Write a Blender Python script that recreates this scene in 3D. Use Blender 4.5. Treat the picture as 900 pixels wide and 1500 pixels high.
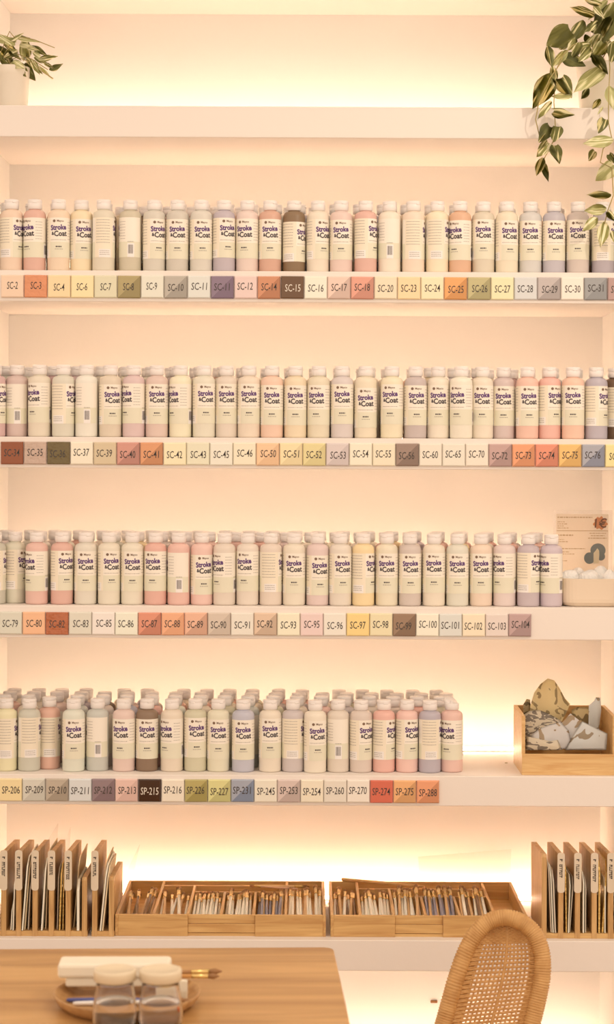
import bpy, bmesh, math, random
from mathutils import Vector, Matrix, Euler
for o in list(bpy.data.objects): bpy.data.objects.remove(o)
S = bpy.context.scene
C = S.collection
R = random.Random(11)
PI = math.pi

# ------------------------------------------------------------------ camera
F = 2900.0; D0 = 4.18; H = 1.60; SL = 0.0045        # focal in px, camera to shelf front, camera height, roll
HX, HY = 450.0, 663.0                                # image point the lens axis goes through
cam = bpy.data.cameras.new('camera'); camo = bpy.data.objects.new('camera', cam); C.objects.link(camo)
cam.sensor_fit = 'VERTICAL'; cam.sensor_height = 36.0; cam.sensor_width = 36.0
cam.lens = F / 1500 * 36.0
cam.shift_y = -(750 - HY) / 1500; cam.shift_x = (450 - HX) / 1500
cam.clip_start = 0.05
camo.location = (0, -D0, H)
camo.matrix_world = Matrix.Translation((0, -D0, H)) @ Matrix.Rotation(PI / 2, 4, 'X') @ Matrix.Rotation(math.atan(SL), 4, 'Z')
cam.dof.use_dof = True; cam.dof.focus_distance = D0 + 0.03; cam.dof.aperture_fstop = 5.0
S.camera = camo
# ------------------------------------------------------------------ light
def s2l(c): c /= 255.0; return c / 12.92 if c <= 0.04045 else ((c + 0.055) / 1.055) ** 2.4
w = bpy.data.worlds.new('room_light'); S.world = w; w.use_nodes = True
bg = w.node_tree.nodes['Background']; bg.inputs[0].default_value = (1.0, 0.785, 0.62, 1); bg.inputs[1].default_value = 1.2
sl = bpy.data.lights.new('ceiling_spot', 'SPOT'); slo = bpy.data.objects.new('ceiling_spot', sl); C.objects.link(slo)
sl.energy = 48; sl.color = (1.0, 0.84, 0.66); sl.spot_size = math.radians(75); sl.spot_blend = 0.6; sl.shadow_soft_size = 0.03
slo.location = (1.35, -1.75, 3.0)
slo.rotation_euler = (Vector((0.0, 0.0, 0.85)) - slo.location).to_track_quat('-Z', 'Y').to_euler()
LED = 25.0
S.view_settings.view_transform = 'Standard'; S.view_settings.look = 'None'
S.view_settings.exposure = 0.07; S.view_settings.gamma = 1.0; S.view_settings.use_curve_mapping = False

# ------------------------------------------------------------------ helpers
def P(px, py, dist):
    """photo pixel -> point at the given distance from the camera plane"""
    y = py - SL * (px - HX) - HY; x = px + SL * (py - HY) - HX
    return Vector((x / F * dist, dist - D0, H - y / F * dist))
ILL = (1.05, 0.83, 0.67)
def A(r, g, b):
    """colour of a thing under the warm room light -> its own colour"""
    return tuple(min(0.88, max(0.008, s2l(v) / i)) for v, i in zip((r, g, b), ILL))
def AC(r, g, b, tile=False):
    """read-off colour -> colour of the thing (small patches read darker and cooler than they are)"""
    t = max(0, min(1, 1 - (r - b) / 60))
    e = (.56 - .07 * t, .79 - .12 * t, .77)
    if max(r, g, b) < 126: e = (.68, .90, 1.05)
    elif tile and b > r: e = (.76, .88, 1.12)
    return A(*(255 * (v / 255) ** q for v, q in zip((r, g, b), e)))
MATS = {}
def mat(name, col=(0.8, 0.8, 0.8), rough=0.5, spec=0.5, trans=0.0, ior=1.45, emit=None, estr=0, coat=0, bump=0, bscale=60, sss=0):
    m = bpy.data.materials.new(name); m.use_nodes = True; nt = m.node_tree
    p = nt.nodes['Principled BSDF']
    p.inputs['Base Color'].default_value = (*col, 1); p.inputs['Roughness'].default_value = rough
    p.inputs['Specular IOR Level'].default_value = spec
    p.inputs['Transmission Weight'].default_value = trans; p.inputs['IOR'].default_value = ior
    p.inputs['Coat Weight'].default_value = coat
    if emit: p.inputs['Emission Color'].default_value = (*emit, 1); p.inputs['Emission Strength'].default_value = estr
    if bump:
        tc = nt.nodes.new('ShaderNodeTexCoord'); n = nt.nodes.new('ShaderNodeTexNoise'); b = nt.nodes.new('ShaderNodeBump')
        n.inputs['Scale'].default_value = bscale; b.inputs['Strength'].default_value = bump; b.inputs['Distance'].default_value = 0.01
        nt.links.new(tc.outputs['Object'], n.inputs['Vector']); nt.links.new(n.outputs['Fac'], b.inputs['Height'])
        nt.links.new(b.outputs['Normal'], p.inputs['Normal'])
    MATS[name] = m
    return m
def wood(name, c1, c2, scale=(2, 30, 30), rough=0.45, coat=0.0, dist=2.0, detail=4, lo=.32, hi=.68):
    m = mat(name, c1, rough, coat=coat); nt = m.node_tree; p = nt.nodes['Principled BSDF']
    tc = nt.nodes.new('ShaderNodeTexCoord'); mp = nt.nodes.new('ShaderNodeMapping'); n = nt.nodes.new('ShaderNodeTexNoise')
    oi = nt.nodes.new('ShaderNodeObjectInfo'); add = nt.nodes.new('ShaderNodeVectorMath'); add.operation = 'ADD'
    mul = nt.nodes.new('ShaderNodeMath'); mul.operation = 'MULTIPLY'; mul.inputs[1].default_value = 30
    nt.links.new(oi.outputs['Random'], mul.inputs[0])
    mp.inputs['Scale'].default_value = scale
    n.inputs['Scale'].default_value = 1.0; n.inputs['Detail'].default_value = detail; n.inputs['Distortion'].default_value = dist
    r = nt.nodes.new('ShaderNodeValToRGB'); r.color_ramp.elements[0].color = (*c1, 1); r.color_ramp.elements[1].color = (*c2, 1)
    r.color_ramp.elements[0].position = lo; r.color_ramp.elements[1].position = hi
    nt.links.new(tc.outputs['Object'], mp.inputs['Vector']); nt.links.new(mp.outputs['Vector'], add.inputs[0]); nt.links.new(mul.outputs[0], add.inputs[1])
    nt.links.new(add.outputs[0], n.inputs['Vector']); nt.links.new(n.outputs['Fac'], r.inputs['Fac']); nt.links.new(r.outputs['Color'], p.inputs['Base Color'])
    b = nt.nodes.new('ShaderNodeBump'); b.inputs['Strength'].default_value = .15; b.inputs['Distance'].default_value = .004
    nt.links.new(n.outputs['Fac'], b.inputs['Height']); nt.links.new(b.outputs['Normal'], p.inputs['Normal'])
    return m
def objcol(name, rough=0.35, coat=0.0, mottle=0.0):
    """the colour comes from each object's own colour"""
    m = mat(name, (0.8, 0.8, 0.8), rough, coat=coat); nt = m.node_tree; p = nt.nodes['Principled BSDF']
    oi = nt.nodes.new('ShaderNodeObjectInfo')
    nt.links.new(oi.outputs['Color'], p.inputs['Base Color'])
    return m
def link(name, me, mats, parent=None, smooth=False, loc=None, rot=None):
    o = bpy.data.objects.new(name, me); C.objects.link(o)
    if not isinstance(mats, (list, tuple)): mats = [mats]
    if len(me.materials) == 0:
        for m in mats: me.materials.append(MATS[m] if isinstance(m, str) else m)
    if parent: o.parent = parent
    if smooth:
        for f in me.polygons: f.use_smooth = True
    if loc is not None: o.location = loc
    if rot is not None: o.rotation_euler = rot
    return o
def mesh_of(bm, name, smooth=False):
    me = bpy.data.meshes.new(name); bmesh.ops.recalc_face_normals(bm, faces=bm.faces); bm.to_mesh(me); bm.free()
    if smooth:
        for f in me.polygons: f.use_smooth = True
    return me
def obj(name, bm, mats, parent=None, smooth=False, loc=None, rot=None):
    return link(name, mesh_of(bm, name, smooth), mats, parent, False, loc, rot)
def box(bm, x0, x1, y0, y1, z0, z1, bev=0.0, seg=1, mi=0):
    r = bmesh.ops.create_cube(bm, size=1)
    for v in r['verts']:
        v.co = Vector((x0 + (v.co.x + .5) * (x1 - x0), y0 + (v.co.y + .5) * (y1 - y0), z0 + (v.co.z + .5) * (z1 - z0)))
    fs = set(f for v in r['verts'] for f in v.link_faces)
    for f in fs: f.material_index = mi
    if bev: bmesh.ops.bevel(bm, geom=list({e for v in r['verts'] for e in v.link_edges}), offset=bev, segments=seg, affect='EDGES', profile=.5)
    return bm
def BX(*a, **k): return box(bmesh.new(), *a, **k)
def lathe(bm, prof, n=32, cx=0, cy=0, mi=0, close=True):
    rings = []
    for r, z in prof:
        rings.append([bm.verts.new((cx + r * math.cos(2 * PI * i / n), cy + r * math.sin(2 * PI * i / n), z)) for i in range(n)])
    for a, b in zip(rings, rings[1:]):
        for i in range(n):
            f = bm.faces.new((a[i], a[(i + 1) % n], b[(i + 1) % n], b[i])); f.material_index = mi
    if close:
        f = bm.faces.new(rings[0][::-1]); f.material_index = mi
        f = bm.faces.new(rings[-1]); f.material_index = mi
    return bm
def tube(bm, pts, rad, n=6, mi=0, cap=True):
    pts = [Vector(p) for p in pts]; rings = []; up = None
    for i, p in enumerate(pts):
        t = (pts[min(i + 1, len(pts) - 1)] - pts[max(i - 1, 0)]).normalized()
        if up is None:
            up = Vector((0, 0, 1)) if abs(t.z) < .9 else Vector((1, 0, 0))
        u = (up - t * up.dot(t)).normalized(); v = t.cross(u); up = u
        r = rad[i] if isinstance(rad, (list, tuple)) else rad
        rings.append([bm.verts.new(p + (u * math.cos(2 * PI * k / n) + v * math.sin(2 * PI * k / n)) * r) for k in range(n)])
    for a, b in zip(rings, rings[1:]):
        for k in range(n):
            f = bm.faces.new((a[k], a[(k + 1) % n], b[(k + 1) % n], b[k])); f.material_index = mi
    if cap:
        bm.faces.new(rings[0][::-1]).material_index = mi; bm.faces.new(rings[-1]).material_index = mi
    return bm
def prism(bm, poly, axis, a, b, mi=0):
    """poly of (u,v) extruded along axis 'x' or 'z' or 'y' from a to b"""
    def pt(u, v, t): return {'x': (t, u, v), 'y': (u, t, v), 'z': (u, v, t)}[axis]
    A_ = [bm.verts.new(pt(u, v, a)) for u, v in poly]; B_ = [bm.verts.new(pt(u, v, b)) for u, v in poly]
    fs = [bm.faces.new(A_[::-1]), bm.faces.new(B_)]
    for i in range(len(poly)):
        j = (i + 1) % len(poly); fs.append(bm.faces.new((A_[i], A_[j], B_[j], B_[i])))
    for f in fs: f.material_index = mi
    return bm
def tag(o, label, cat, group=None):
    o['label'] = label; o['category'] = cat
    if group: o['group'] = group
    return o
def thing(name, label, cat, loc=(0, 0, 0), rotz=0, group=None):
    o = bpy.data.objects.new(name, None); C.objects.link(o); o.empty_display_size = .02
    o.location = loc; o.rotation_euler = (0, 0, rotz)
    return tag(o, label, cat, group)
def struct(o): o['kind'] = 'structure'; return o
def copy_tree(o, parent=None):
    c = o.copy(); C.objects.link(c); c.parent = parent
    for ch in o.children: copy_tree(ch, c)
    return c
_tc = {}
def text_geo(body, size=1.0, bold=0.0, sx=1.0, res=2):
    """flat lettering as (verts, faces), centred on the origin in x and y"""
    k = (body, size, bold, sx)
    if k in _tc: return _tc[k]
    cu = bpy.data.curves.new('t', 'FONT'); cu.body = body; cu.size = size; cu.resolution_u = res; cu.offset = bold
    to = bpy.data.objects.new('t', cu); me = bpy.data.meshes.new_from_object(to)
    vs = [v.co.copy() for v in me.vertices]; fs = [tuple(p.vertices) for p in me.polygons]
    bpy.data.objects.remove(to); bpy.data.curves.remove(cu); bpy.data.meshes.remove(me)
    x0 = min(v.x for v in vs); x1 = max(v.x for v in vs); y0 = min(v.y for v in vs); y1 = max(v.y for v in vs)
    vs = [Vector(((v.x - (x0 + x1) / 2) * sx, v.y - (y0 + y1) / 2, 0)) for v in vs]
    _tc[k] = (vs, fs); return _tc[k]
def add_geo(bm, geo, fn, mi=0):
    vs, fs = geo; V = [bm.verts.new(fn(v)) for v in vs]
    for f in fs:
        try: bm.faces.new([V[i] for i in f]).material_index = mi
        except ValueError: pass

# ------------------------------------------------------------------ materials
mat('paint_wall', (0.84, 0.82, 0.79), .75, bump=.05, bscale=40)
mat('paint_shelf', (0.83, 0.775, 0.72), .5, bump=.03, bscale=60)
mat('led', (1, 1, 1), .5, emit=(1.0, 0.70, 0.485), estr=LED)
mat('led_low', (1, 1, 1), .5, emit=(1.0, 0.70, 0.485), estr=LED * 1.7)
mat('floor_mat', (0.55, 0.45, 0.36), .5, bump=.05)
objcol('bottle_plastic', .38)
mat('cap_plastic', (0.86, 0.83, 0.81), .35)
mat('label_cream', (0.89, 0.85, 0.76), .55)
mat('label_green', (0.77, 0.755, 0.61), .55)
mat('label_yellow', (0.86, 0.80, 0.66), .55)
mat('label_white', (0.86, 0.84, 0.82), .55)
mat('ink_purple', (0.115, 0.05, 0.20), .5)
mat('ink_dark', (0.06, 0.05, 0.06), .5)
mat('ink_brown', (0.20, 0.13, 0.09), .5)
mat('ink_grey', (0.38, 0.36, 0.32), .5)
mat('ink_tile', (0.055, 0.045, 0.04), .35)
mat('ink_tile_light', (0.75, 0.70, 0.62), .35)
wood('bamboo', A(222, 166, 100), A(196, 136, 76), (4, 60, 60), .42)
wood('bamboo_y', A(222, 166, 100), A(192, 132, 74), (60, 4, 60), .42)
wood('bamboo_z', A(218, 162, 100), A(186, 128, 72), (60, 60, 5), .45)
wood('pale_wood', A(230, 176, 112), A(212, 150, 88), (5, 70, 70), .45)
wood('table_wood', A(206, 146, 84), A(172, 114, 60), (1.6, 20, 20), .34, dist=.8, detail=7, lo=.34, hi=.66)
wood('plate_wood', A(206, 148, 90), A(172, 114, 64), (6, 40, 40), .4)
wood('rattan', A(214, 152, 88), A(192, 130, 70), (40, 40, 40), .5, dist=0, detail=2)
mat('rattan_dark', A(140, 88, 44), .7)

# ------------------------------------------------------------------ setting
XL, XR, YB = -0.693, 0.684, 0.41
def zt(y): return H - (y - HY) / F * D0
SH = [(-87, -41), (156, 202), (397.5, 443), (641.5, 687), (889, 936), (1136, 1180), (1377, 1422), (1622, 1667)]
ZT = [zt(a) for a, b in SH]; ZB = [zt(b) for a, b in SH]
struct(obj('wall_back', BX(XL - 2.5, XR + 2.5, YB, YB + .1, 0, 3.1), 'paint_wall'))
struct(obj('wall_left', BX(XL - 2.5, XL, 0.0, YB, 0, 3.1), 'paint_wall'))
struct(obj('wall_right', BX(XR, XR + 2.5, 0.0, YB, 0, 3.1), 'paint_wall'))
struct(obj('floor', BX(-4, 4, -5.5, YB + .1, -.1, 0), 'floor_mat'))
SHN = ['uppermost wall shelf just above the two potted plants', 'top wall shelf carrying the two potted plants', 'wall shelf with tiles SC-2 to SC-31 on its edge',
       'wall shelf with tiles SC-34 to SC-76 on its edge', 'wall shelf with tiles SC-79 to SC-104 and white dish', 'wall shelf with tiles SP-206 to SP-288 and wooden box',
       'low wall shelf carrying bamboo brush trays and file sorters', 'lowest wall shelf near the floor behind the table']
LDN = ['glowing light strip along back of the uppermost shelf', 'glowing light strip behind the two potted plants', 'glowing light strip behind bottles above tiles SC-2 to SC-31', 'glowing light strip behind bottles above tiles SC-34 to SC-76',
       'glowing light strip behind bottles above tiles SC-79 to SC-104', 'glowing light strip behind wooden box and SP bottles', 'glowing light strip behind the bamboo brush trays', 'glowing light strip on the lowest shelf near the floor']
for k in range(8):
    tag(obj('wall_shelf', BX(XL, XR, 0, YB, ZB[k], ZT[k], bev=.0012), 'paint_shelf'), SHN[k], 'shelf', 'white wall shelves')
    t = thing('light_strip', LDN[k], 'light strip', (0, YB - (.036 if k == 6 else .062), ZT[k]), 0, 'light strips at the back of the shelves')
    obj('channel', BX(XL + .004, XR - .004, -.006, .008, 0, .003), 'cap_plastic', t)
    obj('diffuser', BX(XL + .006, XR - .006, -.004, .006, .003, .009, bev=.001), 'led_low' if k == 6 else 'led', t)

# ------------------------------------------------------------------ paint bottles
RB = 0.0238; HB = 0.131
def bottle_meshes():
    bm = bmesh.new()
    lathe(bm, [(RB - .003, 0), (RB - .0008, .0012), (RB, .004), (RB, .118), (RB - .0006, .1225), (RB - .0028, .1265), (RB - .0065, .1292), (RB - .011, HB - .0005), (.0125, HB), (.0125, HB + .003)], 32)
    body = mesh_of(bm, 'body', True)
    bm = bmesh.new()
    z = HB + .0015
    lathe(bm, [(.0140, z), (.0152, z + .0008), (.0153, z + .0125), (.0149, z + .0130), (.0149, z + .0136), (.0153, z + .0142), (.0152, z + .0190), (.0146, z + .0202), (.0125, z + .0208)], 28)
    box(bm, -.005, .005, -.0162, -.013, z + .0128, z + .0155, bev=.0006)
    cap = mesh_of(bm, 'cap', True)
    bm = bmesh.new()          # opened flip lid
    lathe(bm, [(.0140, z), (.0152, z + .0008), (.0153, z + .0125), (.0145, z + .0134), (.004, z + .0136), (.003, z + .019)], 28)
    r0 = len(bm.verts)
    lathe(bm, [(.0150, 0), (.0153, .001), (.0152, .005), (.0140, .0065)], 24)
    bm.verts.ensure_lookup_table()
    M = Matrix.Translation((0.004, .013, z + .0150)) @ Matrix.Rotation(math.radians(38), 4, 'X') @ Matrix.Translation((0, -.004, 0))
    for v in bm.verts[r0:]: v.co = M @ v.co
    capo = mesh_of(bm, 'cap_open', True)
    # label: a wrapped sheet, angle a measured from the front (-y), positive to the viewer's right
    r = RB + .00035; z0, z1 = .0285, .113
    def cyl(s, zz, rr=r): a = s / RB; return Vector((rr * math.sin(a), -rr * math.cos(a), zz))
    bm = bmesh.new(); n = 60; zs = [z0, .034, .040, .046, .052, .058, .0615, .068, .080, .1, z1]
    half = math.radians(172) * RB; ss = [-half + 2 * half * i / n for i in range(n + 1)]
    G = [[bm.verts.new(cyl(s, q)) for q in zs] for s in ss]
    for i in range(n):
        sm = (ss[i] + ss[i + 1]) / 2
        for j in range(len(zs) - 1):
            zm = (zs[j] + zs[j + 1]) / 2
            f = bm.faces.new((G[i][j], G[i + 1][j], G[i + 1][j + 1], G[i][j + 1]))
            mi = 0
            if zm < .0615: mi = 1
            if -.060 < sm < -.020: mi = 2
            if -.050 < sm < -.024 and zm < .046: mi = 3
            if .040 < sm < .055 and zm < .058: mi = 3
            f.material_index = mi
    label = mesh_of(bm, 'paper_label', True)
    r2 = RB + .0007
    bm = bmesh.new()
    def W(sx, zc, rot=0, sk=0):
        c, s_ = math.cos(rot), math.sin(rot)
        return lambda v: cyl(sx + v.x * c - v.y * s_, zc + v.x * s_ + v.y * c, r2)
    add_geo(bm, text_geo('Stroke', .0150, .0006, .84), W(-.0005, .0925, .07), 0)
    add_geo(bm, text_geo('Coat', .0158, .0005, .86), W(.0040, .0795, .05), 1)
    add_geo(bm, text_geo('&', .0095, .0004, .85), W(-.0125, .0795, .05), 1)
    add_geo(bm, text_geo('Mayco', .0062, .0001, .9), W(.0035, .1055), 2)
    c_ = [bm.verts.new(cyl(-.0095 + .0030 * math.cos(2 * PI * i / 12), .1058 + .0030 * math.sin(2 * PI * i / 12), r2)) for i in range(12)]
    bm.faces.new(c_).material_index = 2
    rr = random.Random(3)
    def line(s0, s1, zc, h, mi):
        s = s0
        while s < s1:
            wd = rr.uniform(.0012, .0034); e = min(s + wd, s1)
            bm.faces.new([bm.verts.new(cyl(a_, b_, r2)) for a_, b_ in ((s, zc - h / 2), (e, zc - h / 2), (e, zc + h / 2), (s, zc + h / 2))]).material_index = mi
            s = e + .0009
    line(-.017, .017, .0660, .0010, 3)
    line(-.006, .007, .0515, .0026, 1); line(-.008, .009, .0462, .0012, 3)
    for q in range(9): line(-.056, -.026, .108 - q * .006, .0011, 3)
    for q in range(3): line(-.048, -.027, .0425 - q * .004, .0011, 3)
    for q in range(7): line(.021, .036, .104 - q * .006, .0010, 3)
    line(.041, .054, .0615, .0013, 3)
    s = .0425
    while s < .053:
        bm.faces.new([bm.verts.new(cyl(a_, b_, r2)) for a_, b_ in ((s, .036), (s + .0006, .036), (s + .0006, .055), (s, .055))]).material_index = 1
        s += rr.choice((.0011, .0016))
    let = bpy.data.meshes.new('lettering'); bm.to_mesh(let); bm.free()
    for m_ in ('bottle_plastic',): body.materials.append(MATS[m_])
    cap.materials.append(MATS['cap_plastic']); capo.materials.append(MATS['cap_plastic'])
    for m_ in ('label_cream', 'label_green', 'label_yellow', 'label_white'): label.materials.append(MATS[m_])
    for m_ in ('ink_purple', 'ink_dark', 'ink_brown', 'ink_grey'): let.materials.append(MATS[m_])
    return body, cap, capo, label, let
BM = bottle_meshes()
def bottle(x, y, z, ang, col, label, group, opened=False, dz=0.0, front=True, tilt=0.0):
    t = thing('paint_bottle', label, 'bottle', (x, y, z), ang, group)
    b = link('body', BM[0], [], t); b.color = (*col, 1)
    c = link('cap', BM[2] if opened else BM[1], [], t); c.rotation_euler = (0, 0, R.uniform(-.7, .7) - (ang if front else 0))
    l = link('paper_label', BM[3], [], t); l.location.z = dz
    if front: link('lettering', BM[4], [], l)
    return t
def cname(c):
    r, g, b = c; mx, mn = max(c), min(c)
    if mx < 120: return 'dark grey'
    d = (r - g, g - b)
    if b >= r - 12: return 'blue-grey'
    if r - b < 32: return 'grey'
    if r - g > 52: return 'terracotta'
    if r - g > 42: return 'salmon'
    if r - g > 33: return 'peach'
    if r - b > 85: return 'yellow'
    if mx < 195 and g >= r - 16: return 'olive grey'
    if mx < 195: return 'taupe'
    if r - g <= 20: return 'beige grey'
    return 'cream'
# centre px, shown colour, logo offset in px (T = text side, B = barcode side), label drop
T, B_ = 'T', 'B'
ROW = {}
ROW[2] = [(17, (226, 182, 140), 13), (51, (205, 150, 118), -12), (86, (226, 185, 140), 0), (119, (235, 195, 140), 4), (152, (205, 185, 145), T), (191, (178, 165, 125), B_),
          (226, (188, 175, 145), 7), (260, (180, 168, 140), 0), (295, (195, 180, 150), 2), (328.5, (150, 140, 140), 6), (362.5, (215, 180, 150), -5), (396, (190, 140, 105), 0),
          (431, (105, 95, 78), 14), (466, (225, 195, 155), 9), (500, (215, 175, 145), 0), (536, (205, 150, 120), 14), (571, (230, 200, 160), B_), (606, (230, 190, 150), T),
          (641, (235, 200, 150), T), (674.5, (205, 150, 105), -9), (708.5, (200, 180, 140), 0), (743, (225, 195, 150), 5), (777.5, (185, 175, 155), 0), (812, (150, 145, 145), 3),
          (847, (185, 165, 140), 0), (884, (130, 126, 130), T)]
ROW[3] = [(-12, (190, 150, 130), 12), (23, (190, 160, 135), B_), (58, (215, 190, 150), -11), (93, (200, 185, 150), 14), (127, (228, 205, 170), B_), (162, (205, 180, 140), 3),
          (196, (200, 165, 145), -13), (230, (205, 170, 140), 0), (264.5, (232, 205, 155), -13), (299, (215, 195, 155), 3), (332, (212, 185, 150), 0), (365, (222, 190, 150), 0),
          (398.5, (228, 175, 135), 0), (433, (225, 190, 140), 0), (467, (215, 190, 145), -4), (501.5, (195, 175, 155), 0), (536, (225, 195, 150), 0), (574.5, (230, 200, 150), -3),
          (609, (165, 150, 135), 2), (642.5, (230, 200, 160), 0), (676, (232, 205, 165), -7), (707, (225, 195, 155), 0), (739, (185, 160, 140), 0), (773, (225, 165, 130), 3),
          (806, (222, 155, 125), 10), (840, (230, 170, 130), 0), (874, (140, 135, 140), 14), (906, (82, 75, 65), T)]
ROW[4] = [(-16, (170, 165, 135), T), (19, (205, 190, 150), 14), (54, (215, 160, 130), -13), (91, (205, 150, 120), 7), (125.5, (210, 190, 155), 0), (160, (220, 195, 155), 4), (194, (218, 195, 155), 0),
          (228, (212, 150, 120), -5), (262, (218, 160, 130), B_), (296, (225, 170, 140), 3), (329, (212, 185, 150), -12), (363, (218, 190, 155), -6), (397, (215, 185, 150), T),
          (431, (222, 195, 155), 0), (465.5, (210, 175, 150), 4), (499, (215, 190, 155), 4), (532.5, (235, 190, 125), 14), (567, (222, 195, 150), 0), (601, (185, 165, 140), 1),
          (636, (225, 195, 155), 0), (670.5, (205, 190, 155), 0), (705, (225, 185, 145), 0), (739.5, (210, 180, 155), -11), (774.5, (160, 145, 140), 14), (808, (175, 155, 150), -13)]
ROW[5] = [(9, (225, 200, 140), T), (43, (175, 170, 140), T), (69.5, (215, 155, 120), T), (108, (205, 195, 160), 0), (143, (165, 165, 145), B_), (181.5, (215, 175, 145), -6), (215.5, (110, 100, 88), 0),
          (252, (220, 190, 150), -11), (286.5, (185, 175, 130), 2), (320, (215, 195, 150), 0), (356.5, (150, 150, 155), 0), (396, (225, 195, 155), 0), (429.5, (175, 160, 145), T),
          (462, (230, 200, 160), 4), (495.5, (210, 185, 150), B_), (529, (200, 175, 145), 10), (562.5, (222, 155, 125), 14), (596.5, (230, 170, 140), 9), (630, (140, 135, 140), T), (662.5, (220, 165, 135), -8)]
TCODE = {2: ['SC-2', 'SC-3', 'SC-4', 'SC-6', 'SC-7', 'SC-8', 'SC-9', 'SC-10', 'SC-11', 'SC-11', 'SC-12', 'SC-14', 'SC-15', 'SC-16', 'SC-17', 'SC-18', 'SC-20', 'SC-23', 'SC-24', 'SC-25', 'SC-26', 'SC-27', 'SC-28', 'SC-29', 'SC-30', 'SC-31', 'SC-33'],
         3: ['SC-34', 'SC-35', 'SC-36', 'SC-37', 'SC-39', 'SC-40', 'SC-41', 'SC-42', 'SC-43', 'SC-45', 'SC-46', 'SC-50', 'SC-51', 'SC-52', 'SC-53', 'SC-54', 'SC-55', 'SC-56', 'SC-60', 'SC-65', 'SC-70', 'SC-72', 'SC-73', 'SC-74', 'SC-75', 'SC-76', 'SC-77'],
         4: ['SC-79', 'SC-80', 'SC-82', 'SC-83', 'SC-85', 'SC-86', 'SC-87', 'SC-88', 'SC-89', 'SC-90', 'SC-91', 'SC-92', 'SC-93', 'SC-95', 'SC-96', 'SC-97', 'SC-98', 'SC-99', 'SC-100', 'SC-101', 'SC-102', 'SC-103', 'SC-104'],
         5: ['SP-206', 'SP-209', 'SP-210', 'SP-211', 'SP-212', 'SP-213', 'SP-215', 'SP-216', 'SP-226', 'SP-227', 'SP-231', 'SP-245', 'SP-253', 'SP-254', 'SP-260', 'SP-270', 'SP-274', 'SP-275', 'SP-288']}
TPX = {2: (18.5, 34.17), 3: (18.0, 34.05), 4: (16.2, 33.9), 5: (16.0, 33.95)}
ordn = ['first', 'second', 'third', 'fourth', 'fifth', 'sixth', 'seventh', 'eighth', 'ninth', 'tenth', 'eleventh', 'twelfth', 'thirteenth', 'fourteenth', 'fifteenth', 'sixteenth', 'seventeenth', 'eighteenth', 'nineteenth', 'twentieth',
        'twenty-first', 'twenty-second', 'twenty-third', 'twenty-fourth', 'twenty-fifth', 'twenty-sixth', 'twenty-seventh', 'twenty-eighth', 'twenty-ninth']
RNAME = {2: 'highest', 3: 'second', 4: 'third', 5: 'lowest'}
SETB = {2: .015, 3: .015, 4: .028, 5: .036}
OPEN = {(5, 19)}
for k in (2, 3, 4, 5):
    placed = []
    for i, (px, col, off) in enumerate(ROW[k]):
        yc = SETB[k] + RB + R.uniform(-.003, .003)
        if (k, i) in ((5, 3), (5, 13), (3, 20)): yc -= .010
        x = P(px, (SH[k][0] - 60), D0 + yc).x
        x = max(x, XL + RB + .002)
        for (ox, oy) in placed[-2:]:
            dx = abs(x - ox)
            if dx < .0483 and math.hypot(dx, yc - oy) < .0483: yc = oy + math.sqrt(.0485 ** 2 - dx ** 2)
        if (k, i) == (3, 27): yc += .02
        placed.append((x, yc))
        if off == T: ang = math.radians(R.uniform(84, 98)); st = 'showing its text side'
        elif off == B_: ang = math.radians(-112); st = 'showing its barcode side'
        else:
            a = math.asin(max(-.95, min(.95, off / 16.5))); ang = a
            st = 'with logo facing front' if abs(off) < 8 else ('with logo turned rightward' if off > 0 else 'with logo turned leftward')
        # turn with the line of sight so the logo offset is as seen
        ang += math.atan2(x, D0) * -1
        lab = f"{cname(col)} bottle {st}, {ordn[i]} from left in {RNAME[k]} front row"
        drop = -.006 if (k, i) in ((2, 12), (3, 16), (4, 9), (4, 14)) else R.uniform(-.002, .002)
        bottle(x, yc, ZT[k], ang, AC(*col), lab, f'front bottles in the {RNAME[k]} bottle row', opened=(k, i) in OPEN, dz=drop)
    xm = max(p_[0] for p_ in placed)
    for r_ in range(1, 4 if k == 5 else 3):
        cnt = 0
        x = XL + RB + .004 + R.uniform(0, .02)
        while x < min(xm + (.002 if k > 3 else .03), XR - RB - .004):
            y = SETB[k] + RB + r_ * .0565 + R.uniform(-.002, .003) + .004
            if all(math.hypot(x - ox, y - oy) > .0483 for ox, oy in placed):
                placed.append((x, y))
                col = R.choice(ROW[k])[1]
                bottle(x, y, ZT[k], R.uniform(-3, 3), AC(*col), f'{cname(col)} rear bottle, {ordn[r_]} line of {RNAME[k]} bottle row, {ordn[cnt]} from left', f'rear bottles in the {RNAME[k]} bottle row', front=False); cnt += 1
            x += .0505 + abs(R.gauss(0, .003)) + (.03 if R.random() < .06 else 0)

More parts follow.
